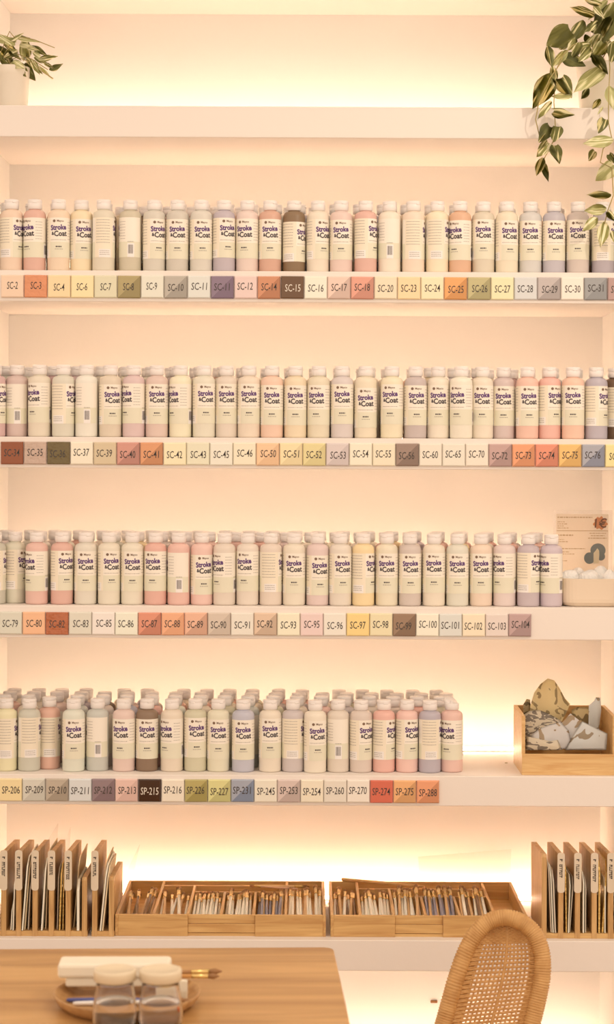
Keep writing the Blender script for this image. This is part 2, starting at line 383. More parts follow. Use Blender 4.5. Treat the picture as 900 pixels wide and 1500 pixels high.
# ------------------------------------------------------------------ glaze tiles
TCOL = {2: [(228, 180, 135), (200, 115, 65), (235, 190, 125), (240, 200, 130), (205, 190, 140), (130, 125, 65), (215, 200, 165), (140, 138, 118), (205, 195, 170), (98, 92, 116), (220, 178, 152), (178, 108, 62), (70, 60, 46), (236, 212, 172), (228, 177, 142), (212, 128, 93), (232, 197, 147),
            (240, 190, 125), (240, 205, 145), (225, 135, 60), (158, 152, 88), (232, 205, 140), (188, 183, 168), (150, 142, 130), (236, 207, 172), (132, 132, 142), (140, 115, 100)],
        3: [(110, 62, 38), (162, 138, 108), (72, 74, 46), (236, 207, 164), (190, 166, 116), (182, 116, 88), (202, 122, 66), (239, 206, 147), (220, 201, 153), (228, 206, 168), (236, 206, 158), (241, 172, 112), (239, 197, 128), (214, 186, 108), (195, 172, 153), (236, 209, 165), (232, 202, 154),
            (122, 108, 100), (229, 202, 164), (226, 202, 164), (233, 202, 164), (160, 127, 108), (226, 128, 72), (216, 112, 72), (236, 162, 72), (114, 119, 144), (236, 197, 114)],
        4: [(196, 186, 152), (236, 158, 102), (140, 72, 32), (206, 191, 156), (236, 207, 177), (233, 213, 172), (206, 112, 72), (231, 142, 87), (226, 152, 107), (190, 167, 132), (226, 202, 167), (211, 167, 122), (238, 211, 162), (226, 182, 157), (231, 206, 171), (243, 187, 97), (226, 197, 137),
            (116, 97, 78), (240, 213, 171), (200, 191, 167), (240, 202, 152), (216, 187, 158), (150, 122, 108)],
        5: [(241, 197, 127), (190, 181, 152), (150, 141, 112), (196, 191, 176), (110, 102, 112), (221, 167, 137), (32, 27, 22), (238, 207, 167), (146, 141, 67), (205, 191, 107), (110, 124, 154), (231, 206, 167), (196, 167, 142), (236, 206, 162), (221, 197, 162), (236, 206, 171), (190, 77, 47), (231, 147, 77), (226, 127, 72)]}
DIAG = {(2, 5): 1, (2, 7): 1, (2, 9): 2, (2, 11): 1, (2, 14): 1, (2, 15): 1, (2, 19): 1, (2, 20): 1, (2, 23): 1, (2, 25): 2, (3, 5): 1, (3, 6): 1, (3, 11): 2, (3, 12): 2, (3, 13): 2, (3, 14): 2, (3, 17): 1, (3, 21): 1, (3, 22): 1, (3, 23): 1, (3, 24): 1, (3, 25): 3,
        (4, 6): 1, (4, 7): 2, (4, 8): 1, (4, 9): 2, (4, 11): 1, (4, 22): 1, (4, 17): 1, (5, 1): 2, (5, 2): 1, (5, 4): 2, (5, 5): 2, (5, 8): 1, (5, 9): 1, (5, 10): 3, (5, 12): 1, (5, 17): 1, (5, 18): 1}
WRAP = {(2, 1), (3, 1), (3, 2), (4, 2)}
def tname(c):
    r, g, b = c
    if max(c) < 80: return 'black' if max(c) < 40 or r - b < 26 and g < r else 'dark green'
    if b >= r - 4: return 'blue'
    if r - g > 75: return 'deep orange'
    if r - g > 60 and r < 215: return 'rust brown'
    if r - g > 58: return 'orange'
    if r - b > 95: return 'golden yellow' if r - g > 28 else 'yellow green'
    if r - g > 38: return 'peach pink'
    if r < 165: return 'grey' if r - b < 50 else 'olive green'
    if r - b < 36: return 'pale grey'
    if r > 226: return 'cream'
    return 'beige'
TS = .0475; TT = .006
def glaze(name, c, wrap=False):
    if name in MATS: return MATS[name]
    m = mat(name, c, .16 if not wrap else .06, coat=.4, bump=(.5 if wrap else .02), bscale=(70 if wrap else 90)); nt = m.node_tree
    return m
for k in (2, 3, 4, 5):
    zc = zt(SH[k][1] - 21.5 if k != 5 else SH[k][1] - 21.5)
    c0, pit = TPX[k]
    for i, code in enumerate(TCODE[k]):
        px = c0 + pit * i
        x = P(px, SH[k][0] + 22, D0).x
        col = TCOL[k][i]; dg = DIAG.get((k, i), 0)
        a = AC(*col, tile=True)
        f2 = {0: 1, 1: .74, 2: .86, 3: .8}[dg]
        lt = {0: 0, 1: .03, 2: .04, 3: .22}[dg]
        up = tuple(min(.88, v + lt * (.9 - v)) for v in a); dn = tuple(v * f2 for v in a) if dg != 3 else tuple(v * .92 for v in a)
        bm = bmesh.new(); h = TS / 2; b_ = .0022
        sz = R.uniform(-.0004, .0004)
        # back square, side rim, pillowed front with the two coats meeting on the diagonal
        V = lambda s, y: [bm.verts.new((q * s, y, e * s)) for q, e in ((-1, -1), (1, -1), (1, 1), (-1, 1))]
        r0, r1, r2, r3 = V(h, 0), V(h, -TT * .55), V(h - b_ * .4, -TT * .85), V(h - b_, -TT)
        bm.faces.new(r0)
        for p_, q_ in ((r0, r1), (r1, r2), (r2, r3)):
            for j in range(4):
                f = bm.faces.new((p_[j], p_[(j + 1) % 4], q_[(j + 1) % 4], q_[j])); f.material_index = 1 if (dg and j in (0, 1)) else 0
        bm.faces.new((r3[0], r3[2], r3[3])).material_index = 0
        bm.faces.new((r3[0], r3[1], r3[2])).material_index = 1
        m0 = glaze(f'glaze_{k}_{i}_a', up, (k, i) in WRAP); m1 = glaze(f'glaze_{k}_{i}_b', dn, (k, i) in WRAP) if dg else m0
        note = 'plain' if not dg else 'two-tone diagonal'
        extra = ''
        if code == 'SC-11': extra = ', pale' if i == 8 else ', dark'
        t = obj('glaze_tile', bm, [m0, m1], loc=(x, 0, zc + sz), rot=(0, R.uniform(-.008, .008), 0))
        tag(t, f'{note} {tname(col)} square sample tile lettered {code}{extra}', 'tile', f'sample tiles on the {RNAME[k]} bottle shelf')
        bm = bmesh.new()
        geo = text_geo(code, .0195, .00005, 1.0); wl = max(v.x for v in geo[0]) * 2; fx = {4: .0225, 5: .0325, 6: .0375}[len(code)] / wl
        off = Vector((R.uniform(-.0015, .0015), 0, R.uniform(-.002, .002))); sk = R.uniform(.02, .14)
        add_geo(bm, geo, lambda v: Vector((v.x * fx + v.y * sk * .6, -TT - .00025, v.y * 1.12)) + off)
        me = bpy.data.meshes.new('lettering'); bm.to_mesh(me); bm.free()
        link('lettering', me, 'ink_tile_light' if max(col) < 75 and k != 3 else 'ink_tile', t)

# ------------------------------------------------------------------ bamboo brush trays on the low shelf
ZL = ZT[6]
mat('ferrule_gold', A(232, 180, 104), .25).node_tree.nodes['Principled BSDF'].inputs['Metallic'].default_value = .7
mat('bristle_brown', A(158, 104, 60), .7)
objcol('handle_paint', .35)
TH = .046; WT = .0065; Y0 = .028; Y1 = .364
def tray(name, x0, x1, divs, boards, mid, label):
    """divs: (x, y_back) front-to-back dividers; boards: (xa, xb, y); mid: recessed middle of the front"""
    t = thing(name, label, 'tray', (0, 0, ZL))
    obj('bottom_board', BX(x0 + .002, x1 - .002, Y0 + .004, Y1 - .002, 0.0, .006), 'bamboo', t)
    for a in (x0, x1 - WT): obj('side_wall', BX(a, a + WT, Y0, Y1, 0, TH, bev=.0008), 'bamboo_y', t)
    obj('back_wall', BX(x0 + WT, x1 - WT, Y1 - WT, Y1, 0, TH, bev=.0008), 'bamboo', t)
    obj('front_panel', BX(x0 + WT, mid[0], Y0, Y0 + WT, 0, TH, bev=.0008), 'bamboo', t)
    obj('front_panel', BX(mid[1], x1 - WT, Y0, Y0 + WT, 0, TH, bev=.0008), 'bamboo', t)
    obj('front_rail', BX(mid[0], mid[1], Y0 + .006, Y0 + .012, .026, TH - .0015, bev=.0008), 'bamboo', t)
    obj('front_rail', BX(mid[0], mid[1], Y0 + .003, Y0 + .009, .007, .0255, bev=.0008), 'bamboo', t)
    for x, yb in divs: obj('divider', BX(x - .003, x + .003, Y0 + WT + .006, yb, .006, TH - .001, bev=.0006), 'bamboo_y', t)
    for xa, xb, y in boards: obj('cross_board', BX(xa, xb, y - .003, y + .003, .006, TH - .002, bev=.0006), 'bamboo', t)
    return t
tray('brush_tray', -.404, .0445, [(-.323, Y1 - WT), (-.250, .318), (-.179, .255), (-.110, .255), (-.0415, Y1 - WT)], [(-.32, -.0445, .321), (-.247, -.0445, .258)], (-.249, -.106),
     'extendable bamboo brush tray on low shelf, beside the left file sorter')
tray('brush_tray', .0545, .474, [(.118, Y1 - WT), (.190, .293), (.2575, .218), (.330, .218), (.405, Y1 - WT)], [(.121, .402, .296), (.193, .402, .221)], (.192, .294),
     'extendable bamboo brush tray on low shelf, partly behind the rattan chair')
def brush_mesh(L, r, fl, bl, flat):
    bm = bmesh.new()
    tube(bm, [(0, L * q, 0) for q in (0, .02, .25, .5, .74)], [r * .5, r * .85, r * 1.1, r * .95, r * .8], 8); hd = mesh_of(bm, 'handle', True)
    bm = bmesh.new(); tube(bm, [(0, L * .735, 0), (0, L * .74, 0), (0, L * (.74 + fl), 0)], [r * .9, r * .92, r * 1.05], 8); fe = mesh_of(bm, 'ferrule', True)
    bm = bmesh.new(); tube(bm, [(0, L * (.74 + fl) - .001, 0), (0, L * (.74 + fl + bl * .5), 0), (0, L * (.74 + fl + bl), 0)], [r * .95, r * 1.25, r * .25], 8)
    for v in bm.verts: v.co.x *= flat
    br = mesh_of(bm, 'bristle', True)
    hd.materials.append(MATS['handle_paint']); fe.materials.append(MATS['ferrule_gold']); br.materials.append(MATS['bristle_brown'])
    return hd, fe, br
BR = [brush_mesh(.192, .0037, .13, .09, 1.0), brush_mesh(.198, .0040, .14, .10, 1.2), brush_mesh(.186, .0035, .14, .08, .9)]
def brush(loc, dirv, kind, col, label, group=None, roll=0):
    t = thing('paint_brush', label, 'brush', loc, 0, group)
    d = Vector(dirv).normalized(); x = d.cross(Vector((0, 0, 1))).normalized(); z = x.cross(d)
    t.rotation_euler = Matrix((x, d, z)).transposed().to_euler()
    for n_, me in zip(('handle', 'ferrule', 'bristle'), BR[kind]):
        o = link(n_, me, [], t); o.color = (*col, 1)
    return t
white = A(252, 228, 192); blue = A(146, 132, 136); tan = A(214, 160, 104); dark = A(126, 84, 50)
CN = {white: 'white', blue: 'blue', tan: 'tan', dark: 'dark'}
CMP = [  # x range, y head, count, handle colours, wording
    (-.394, -.330, .27, 8, (dark, tan, dark), 'dark-handled brush in first compartment of the left bamboo tray', .10),
    (-.318, -.256, .27, 7, (white, tan, white), 'loose pale brush in second compartment of the left bamboo tray', .10),
    (-.245, -.184, .245, 9, (white, white, white), 'white-handled brush in third compartment of the left bamboo tray', .03),
    (-.174, -.115, .245, 9, (white, white, white), 'white-handled brush in fourth compartment of the left bamboo tray', .03),
    (-.105, -.047, .245, 9, (blue, blue, tan), 'blue-handled or tan brush in fifth compartment of the left bamboo tray', .03),
    (-.037, .036, .27, 11, (white, white, tan), 'white-handled brush in last compartment of the left bamboo tray', .03),
    (.063, .113, .27, 8, (white, dark, tan), 'mixed brush in first compartment of the right bamboo tray', .05),
    (.123, .186, .26, 10, (white, white, white), 'white-handled brush in second compartment of the right bamboo tray', .04),
    (.195, .253, .208, 9, (white, tan, white), 'white-handled brush in third compartment of the right bamboo tray', .03),
    (.262, .325, .208, 10, (blue, tan, blue), 'blue-handled or tan brush in fourth compartment of the right bamboo tray', .03),
    (.335, .398, .208, 8, (tan, white, dark), 'tan brush in fifth compartment of the right bamboo tray', .03)]
for xa, xb, yh, n, cols, lab, sp in CMP:
    for i in range(n):
        x = xa + (xb - xa) * (i + .5) / n + R.uniform(-.0008, .0008)
        z0 = .0120 + (i % 2) * .004; yh2 = yh - R.uniform(0, .012)
        yw = R.uniform(-sp, sp)
        kind = R.choice((0, 1, 2))
        y0 = max(.046, yh2 - .188)
        dx = max(xa + .004, min(xb - .004, x + yw * .19)) - x
        brush((x, y0, ZL + z0), (dx, .188, R.uniform(.047, .052) if yh < .22 else R.uniform(.028, .042)), kind, cols[i % 3], f"{CN[cols[i % 3]]}-handled brush, {ordn[i]} from left in {lab.split(' in ')[1].replace('of the', 'of')}", 'brushes of ' + lab.split(' in ')[1])
B1 = brush((-.125, .296, ZL + TH + .0025), (.185, -.018, .004), 1, A(232, 184, 126), 'tan brush lying across the boards of the left bamboo tray')
B2 = brush((-.016, .268, ZL + TH + .0030), (-.18, .03, .004), 0, A(236, 180, 136), 'pinkish brush resting across the left bamboo tray, overlapping another')
B1.scale = (.7,) * 3; B2.scale = (.6,) * 3
t = thing('wooden_stick', 'long pale wooden stick lying across back boards of right bamboo tray', 'stick', (.088, .362, ZL + TH))
bm = bmesh.new(); tube(bm, [(0, 0, .004), (.09, -.03, .0036), (.182, -.065, .003)], [.0040, .0036, .0022], 8); obj('shaft', bm, 'pale_wood', t, True)
bm = bmesh.new(); tube(bm, [(-.004, .0013, .004), (.0, 0, .004)], [.003, .0041], 8); obj('end_cap', bm, 'bamboo', t, True)
bm = bmesh.new(); bmesh.ops.create_icosphere(bm, subdivisions=2, radius=1, matrix=Matrix.Translation((.222, .265, ZL + .040)) @ Matrix.Diagonal((.011, .007, .008, 1)))
tube(bm, [(.222, .265, ZL + .006), (.222, .265, ZL + .038)], .004, 8)
tag(obj('sponge_dabber', bm, mat('dabber_grey', A(150, 118, 84), .7), smooth=True), 'small grey dabber standing in the long slot of right tray', 'dabber')

# ------------------------------------------------------------------ file sorters with cards
mat('tab_paper', A(226, 192, 156), .6); mat('tab_ink', A(70, 52, 40), .6)
mat('card_white', A(244, 218, 184), .55); mat('card_cream', A(230, 190, 142), .6); mat('card_grey', A(206, 176, 144), .55)
m = mat('card_gold', A(226, 172, 92), .28, bump=.6, bscale=120); m.node_tree.nodes['Principled BSDF'].inputs['Metallic'].default_value = .55
m = bpy.data.materials.new('clear_film'); m.use_nodes = True; nt = m.node_tree; p = nt.nodes['Principled BSDF']; p.inputs['Base Color'].default_value = (.9, .84, .78, 1); p.inputs['Roughness'].default_value = .2
tr = nt.nodes.new('ShaderNodeBsdfTransparent'); mx = nt.nodes.new('ShaderNodeMixShader'); mx.inputs[0].default_value = .12
nt.links.new(tr.outputs[0], mx.inputs[1]); nt.links.new(p.outputs[0], mx.inputs[2]); nt.links.new(mx.outputs[0], nt.nodes['Material Output'].inputs[0]); MATS['clear_film'] = m
SD = .20; SY = .022; PT = .0105
def panel_bm(h=.178, hb=.166, depth=SD):
    bm = bmesh.new(); prism(bm, [(0, 0), (depth, 0), (depth, hb), (depth - .012, hb + .002), (.004, h), (0, h - .006)], 'x', -PT / 2, PT / 2); return bm
def tab_mesh(seed):
    bm = bmesh.new(); rr = random.Random(seed); w_ = .0078; z0, z1 = .102, .178
    pts = []
    for cz, sgn in ((z0, -1), (z1, 1)):
        for q in range(7):
            a = PI * q / 6; pts.append((-sgn * -w_ * math.cos(a) , cz + sgn * .005 * math.sin(a)))
    prism(bm, pts, 'y', -.0012, -.0002)
    z = .170
    def mark(x, zz, a, b):
        bm.faces.new([bm.verts.new((x + p_, -.0016, zz + q_)) for p_, q_ in ((-a, -b), (a, -b), (a, b), (-a, b))]).material_index = 1
    mark(0, z - .002, .0030, .0011); mark(.0016, z - .0045, .0010, .0014)
    z = .157
    for q in range(rr.randint(7, 9)):          # column of small illegible letters, set sideways
        hh = rr.uniform(.0011, .0016)
        mark(-.0004, z, .0034, .0006); mark(-.0030 + rr.choice((0, .0050)), z - hh, .0008, hh)
        if rr.random() < .6: mark(.0012, z - hh * 1.2, .0016, .0006)
        z -= hh * 2 + .0012
    return bm
def sorter(label, pxs, bx0, bx1, tabs, short=()):
    t = thing('file_sorter', label, 'file sorter', (0, SY, ZL))
    obj('base_board', BX(bx0, bx1, .0015, SD, 0, .011, bev=.0006), 'bamboo', t)
    obj('back_board', BX(bx0, bx1, SD - .006, SD - .001, .011, .05), 'bamboo', t)
    xs = []
    for i, px in enumerate(pxs):
        x = P(px, 1370, D0 + SY).x; xs.append(x)
        d = obj('divider', panel_bm(*( (.125, .118) if i in short else (.178, .166))), 'bamboo_z', t, loc=(x, 0, 0.0))
        if i in tabs: obj('paper_tab', tab_mesh(int(px) + 7), ['tab_paper', 'tab_ink'], d, loc=(0, 0, 0))
    return xs
def card(x, lean, h, y0, dep, m_, label, cat='card', th=.0022, cut=.02, base=.011, yaw=0, group=None):
    bm = bmesh.new(); prism(bm, [(0, 0), (dep, 0), (dep, h), (cut, h), (0, h - cut)], 'x', -th / 2, th / 2)
    o = obj('card_sheet' if cat == 'card' else 'film_sheet', bm, m_, loc=(x, SY + y0, ZL + base + .0012), rot=(0, lean, yaw)); tag(o, label, cat, group); return o
xs1 = sorter('bamboo file sorter with five labelled dividers at left end of low shelf', [5, 27, 51, 75, 99.5, 123.5], XL + .022, P(128, 1370, D0 + SY).x, {0, 1, 2, 3, 4}, {5})
xs2 = sorter('narrow two-divider bamboo file sorter touching the left brush tray', [138.5, 163], P(134, 1370, D0 + SY).x, P(167.5, 1370, D0 + SY).x, {0}, {1})
xs3 = sorter('bamboo file sorter of labelled dividers right of the rattan chair', [797.5, 822, 846.5, 871, 895], P(794, 1370, D0 + SY).x, XR - .004, {1, 2, 3, 4})
W_, CR, GR, GO, FI = 'card_white', 'card_cream', 'card_grey', 'card_gold', 'clear_film'
def slot(xs, i, items, where):
    for q, (f, lean, h, m_, y0, th) in enumerate(items):
        x = xs[i] + PT / 2 + .0025 + f * .019
        nm = {W_: 'white card', CR: 'cream card', GR: 'grey-beige card', GO: 'shiny gold transfer card', FI: 'clear film'}[m_]
        card(x, lean, h, y0, .15, m_, f'{nm} {"upright" if abs(lean) < .03 else "leaning"}, {ordn[q]} from left in {where}', 'card', th=th)
slot(xs1, 0, [(.40, .05, .06, W_, .004, .002), (.66, .03, .115, W_, .0, .002)], 'gap right of leftmost labelled divider')
slot(xs1, 1, [(.02, .075, .155, W_, .0, .0026), (.24, .075, .15, CR, .006, .002), (.62, .045, .11, GR, .008, .0018)], 'gap after second labelled divider')
slot(xs1, 2, [(.35, .06, .15, W_, .0, .003), (.72, .03, .165, CR, .012, .0018)], 'gap after third labelled divider')
slot(xs1, 3, [(.20, .02, .13, GR, .01, .0018), (.5, .03, .14, GO, .004, .003), (.85, .01, .135, GO, .008, .002)], 'gap after fourth labelled divider')
slot(xs1, 4, [(.05, .08, .15, CR, .03, .0018), (.72, .0, .105, W_, .0, .005)], 'gap before the short end divider')
slot(xs2, 0, [(.10, .09, .145, CR, .02, .0018), (.24, .10, .14, W_, .0, .0028), (.48, .10, .135, CR, .0, .0028)], 'narrow two-divider sorter')
slot(xs3, 0, [(.42, -.045, .150, GR, .004, .0022), (.62, -.045, .140, W_, .002, .0022), (.86, -.045, .130, GR, .0, .003)], 'gap beside unlabelled end divider')
slot(xs3, 1, [(.25, -.02, .15, GO, .004, .0025), (.45, .03, .12, W_, .0, .0018), (.6, .07, .115, GR, .004, .0018)], 'gap after foxed first right-hand label'.replace('foxed ', ''))
slot(xs3, 2, [(.25, .0, .125, W_, .0, .0025), (.52, .0, .115, GR, .004, .002)], 'gap after second right-hand label')
slot(xs3, 3, [(.15, .0, .15, GO, .0, .0035), (.55, .06, .15, GO, .004, .0035), (.8, .0, .115, W_, .0, .002)], 'gap after third right-hand label')
# clear films
def film(pts, th, label):
    bm = bmesh.new(); q = [bm.verts.new(p_) for p_ in pts]; f = bm.faces.new(q); n = f.normal.copy(); f.normal_update()
    r = bmesh.ops.extrude_face_region(bm, geom=[f]); bmesh.ops.translate(bm, verts=[v for v in r['geom'] if isinstance(v, bmesh.types.BMVert)], vec=f.normal * th)
    return tag(obj('film_sheet', bm, 'clear_film'), label, 'film')
yb_ = SY + .02
film([(P(58, 1362, D0 + yb_).x, yb_, ZL + .0115), (P(58, 1362, D0 + yb_).x + .010, yb_ + .13, ZL + .0115), (P(66, 1200, D0 + yb_).x + .012, yb_ + .13, ZL + .212), (P(66, 1230, D0 + yb_).x, yb_, ZL + .190)], .0006, 'tall clear film sheet sticking up between third and fourth labelled dividers')
film([(P(85, 1362, D0 + yb_).x, yb_, ZL + .0115), (P(85, 1362, D0 + yb_).x + .004, yb_ + .12, ZL + .0115), (P(91, 1210, D0 + yb_).x + .004, yb_ + .12, ZL + .205), (P(91, 1240, D0 + yb_).x, yb_, ZL + .18)], .0006, 'clear film sheet rising above fourth labelled divider')
film([(P(168.5, 1374, D0 + .03).x, .03, ZL + .0002), (P(171, 1374, D0 + .03).x, .20, ZL + .0002), (P(205, 1228, D0 + .20).x, .20, ZL + .160), (P(176, 1300, D0 + .03).x, .03, ZL + .105)], .0008, 'clear film sheet leaning between narrow sorter and left brush tray')
film([(.268, .3830, ZL + .0002), (.470, .3830, ZL + .0002), (.478, .4085, ZL + .112), (.262, .4085, ZL + .094)], .0006, 'large clear embossed film leaning on wall behind right brush tray')

# ------------------------------------------------------------------ wooden box of patterned transfer papers
BD = D0 + .018
bx0 = P(765, 1133, BD).x; bx1 = P(904, 1133, BD).x; by0 = .018; by1 = .190; bz = ZT[5]; bt = .0075
t = thing('wooden_box', 'open-fronted pale wooden box full of patterned papers on shelf', 'box', (0, 0, bz))
obj('floor_board', BX(bx0 + .002, bx1 - .002, by0 + .002, by1 - .002, 0, .006), 'pale_wood', t)
obj('front_board', BX(bx0, bx1, by0, by0 + bt, 0, .0445, bev=.0008), 'pale_wood', t)
obj('back_board', BX(bx0 + bt, bx1 - bt, by1 - bt, by1, 0, .127, bev=.0008), 'pale_wood', t)
for a in (bx0, bx1 - bt):
    bm = bmesh.new(); prism(bm, [(by0 + bt, 0), (by1, 0), (by1, .127), (by0 + bt, .124)], 'x', a, a + bt); obj('side_board', bm, 'pale_wood', t)
def pattern(name, c1, c2, sc, thr, stretch=(1, 1, 1), rough=.45):
    m = mat(name, c1, rough); nt = m.node_tree; p = nt.nodes['Principled BSDF']
    tc = nt.nodes.new('ShaderNodeTexCoord'); mp = nt.nodes.new('ShaderNodeMapping'); mp.inputs['Scale'].default_value = stretch
    n = nt.nodes.new('ShaderNodeTexNoise'); n.inputs['Scale'].default_value = sc; n.inputs['Detail'].default_value = 1; n.inputs['Distortion'].default_value = 2.2
    r = nt.nodes.new('ShaderNodeValToRGB'); r.color_ramp.interpolation = 'CONSTANT'
    r.color_ramp.elements[0].color = (*c1, 1); r.color_ramp.elements[1].color = (*c2, 1); r.color_ramp.elements[1].position = thr
    nt.links.new(tc.outputs['Object'], mp.inputs['Vector']); nt.links.new(mp.outputs['Vector'], n.inputs['Vector']); nt.links.new(n.outputs['Fac'], r.inputs['Fac']); nt.links.new(r.outputs['Color'], p.inputs['Base Color'])
    return m
pattern('floral_gold', A(244, 208, 152), A(184, 150, 102), 24, .55)
pattern('floral_blue', A(246, 224, 202), A(210, 172, 132), 20, .60)
pattern('floral_line', A(246, 214, 178), A(160, 134, 110), 34, .55, (1, 1, 2))
pattern('floral_dark', A(190, 156, 108), A(120, 98, 64), 36, .52)
pattern('floral_grey', A(242, 222, 204), A(194, 162, 128), 18, .60)
def paper(outline, y, m_, label, bulge=.01, tiltv=0.0, curl=0.0):
    """a curved sheet: an outline of px points filled as a grid fan, bulged away from its plane"""
    dist = D0 + y; pts = [P(a, b, dist) for a, b in outline]
    c = sum(pts, Vector()) / len(pts); bm = bmesh.new(); rings = []
    zlow = min(p_.z for p_ in pts); n = len(pts); NR = 6
    for k_ in range(1, NR + 1):
        f = k_ / NR; row = []
        for i, p_ in enumerate(pts):
            v = c + (p_ - c) * f
            v.y = y + bulge * (f * f - 1) + (v.z - zlow) * tiltv + curl * math.sin(v.x * 70 + v.z * 40)
            row.append(bm.verts.new(v))
        rings.append(row)
    cv = bm.verts.new((c.x, y - bulge + (c.z - zlow) * tiltv + curl * math.sin(c.x * 70 + c.z * 40), c.z))
    for i in range(n): bm.faces.new((cv, rings[0][i], rings[0][(i + 1) % n]))
    for a, b in zip(rings, rings[1:]):
        for i in range(n): bm.faces.new((a[i], b[i], b[(i + 1) % n], a[(i + 1) % n]))
    r = bmesh.ops.solidify(bm, geom=list(bm.faces), thickness=.0005)
    return tag(obj('transfer_paper', bm, m_, smooth=True), label, 'paper', 'patterned papers in the wooden box')
paper([(777, 1098), (777, 1052), (778, 1036), (784, 1016), (793, 1003), (804, 995), (814, 998), (822, 1010), (829, 1024), (837, 1032), (830, 1046), (822, 1060), (815, 1090)], .110, 'floral_gold', 'tall arched gold and olive floral paper rising from wooden box', .014, .10, .003)
paper([(768, 1095), (767, 1032), (772, 1024), (777, 1025), (779, 1042), (783, 1070), (790, 1095)], .135, 'floral_dark', 'dark olive patterned paper at left end of wooden box', .004, 0, .002)
paper([(770, 1095), (767, 1049), (778, 1043), (792, 1042), (806, 1047), (822, 1056), (834, 1068), (836, 1095)], .075, 'floral_line', 'paper with scalloped leaf border across front left of wooden box', .008, .25, .003)
paper([(776, 1098), (779, 1077), (792, 1068), (806, 1063), (822, 1058), (834, 1070), (838, 1086), (830, 1098)], .050, 'floral_blue', 'pale blue patterned paper low in front of wooden box', .006, .2, .002)
paper([(770, 1099), (773, 1079), (790, 1082), (806, 1086), (818, 1084), (824, 1099)], .034, 'floral_line', 'line-patterned strip of paper along front board of wooden box', .003, .1, .001)
paper([(826, 1096), (824, 1060), (837, 1046), (850, 1056), (858, 1062), (850, 1080), (846, 1096)], .062, 'floral_blue', 'white-blue paper corner pointing up in middle of wooden box', .003, .15, .002)
paper([(828, 1099), (842, 1074), (854, 1057), (872, 1066), (891, 1075), (889, 1099)], .044, 'floral_grey', 'large pale grey-blue sheet tilted at front right of wooden box', .004, .15, .002)
paper([(840, 1090), (838, 1040), (845, 1036), (862, 1036), (872, 1052), (872, 1090)], .150, 'floral_gold', 'gold dotted floral paper standing at back of wooden box', .005, 0, .002)
paper([(862, 1088), (863, 1033), (871, 1026), (873, 1021), (880, 1022), (881, 1040), (878, 1066), (880, 1088)], .120, 'floral_grey', 'folded blue-grey paper standing upright at right of wooden box', .006, 0, .003)
bm = bmesh.new(); box(bm, -.003, .003, -.0015, .0015, 0, .0012, bev=.0004)
p_ = P(742, 1115, D0 + .18); tag(obj('paper_scrap', bm, 'floral_dark', loc=(p_.x, .18, ZT[5])), 'tiny dark scrap on shelf left of wooden box', 'scrap')

# ------------------------------------------------------------------ white dish with sponges, price sign in an acrylic stand
mat('dish_white', A(230, 192, 156), .35); mat('sponge_white', A(246, 224, 200), .8, bump=.5, bscale=150)
zc = ZT[4]; dx0, dx1, dy0, dy1 = P(823, 880, D0 + .05).x, XR - .004, .03, .155
def rrect(x0, x1, y0, y1, r, n=6):
    o = []
    for cx_, cy_, a0 in ((x1 - r, y1 - r, 0), (x0 + r, y1 - r, 90), (x0 + r, y0 + r, 180), (x1 - r, y0 + r, 270)):
        for q in range(n + 1):
            a = math.radians(a0 + 90 * q / n); o.append((cx_ + r * math.cos(a), cy_ + r * math.sin(a)))
    return o
def loft(bm, loops, mi=0, cap0=True, cap1=True):
    rings = [[bm.verts.new((x, y, z)) for x, y in lp] for lp, z in loops]
    for a, b in zip(rings, rings[1:]):
        for i in range(len(a)): bm.faces.new((a[i], a[(i + 1) % len(a)], b[(i + 1) % len(a)], b[i])).material_index = mi
    if cap0: bm.faces.new(rings[0][::-1]).material_index = mi
    if cap1: bm.faces.new(rings[-1]).material_index = mi
    return bm
bm = bmesh.new()
def ins(e, r=.03): return rrect(dx0 + e, dx1 - e, dy0 + e, dy1 - e, max(.004, r - e * .3))
loft(bm, [(ins(.010), 0), (ins(.006), .002), (ins(.001), .009), (ins(0), .016), (ins(0), .059), (ins(.002), .060), (ins(.004), .059), (ins(.005), .016), (ins(.012), .008)])
tag(obj('oval_dish', bm, 'dish_white', loc=(0, 0, zc), smooth=False), 'off-white rounded dish of sponges at right end of bottle shelf', 'dish')
for q, (px, py, rx, rz, y) in enumerate([(834, 843, .020, .016, .070), (846, 836, .020, .020, .115), (862, 842, .022, .018, .075), (880, 838, .026, .022, .100), (895, 842, .018, .018, .065)]):
    bm = bmesh.new(); bmesh.ops.create_icosphere(bm, subdivisions=3, radius=1)
    rr = random.Random(q); ph = [rr.uniform(0, 6) for _ in range(3)]
    pc = P(px, py, D0 + y)
    for v in bm.verts:
        k_ = 1 + .10 * math.sin(3 * v.co.x + ph[0]) + .08 * math.sin(4 * v.co.z + ph[1]) + .06 * math.sin(5 * v.co.y + ph[2])
        v.co = Vector((v.co.x * rx * k_, v.co.y * .018 * k_, v.co.z * .030 * k_))
    tag(obj('sponge', bm, 'sponge_white', smooth=True, loc=(min(pc.x, dx1 - .03), y, zc + .0415 + rz * .3)), f'white rounded sponge in the off-white dish, {ordn[q]} from left', 'sponge', 'sponges in the dish')
SYD = .205; sd = D0 + SYD
m = mat('acrylic', (.95, .93, .9), .08); nt = m.node_tree; p = nt.nodes['Principled BSDF']; tr = nt.nodes.new('ShaderNodeBsdfTransparent'); mx = nt.nodes.new('ShaderNodeMixShader'); mx.inputs[0].default_value = .05
nt.links.new(tr.outputs[0], mx.inputs[1]); nt.links.new(p.outputs[0], mx.inputs[2]); nt.links.new(mx.outputs[0], nt.nodes['Material Output'].inputs[0])
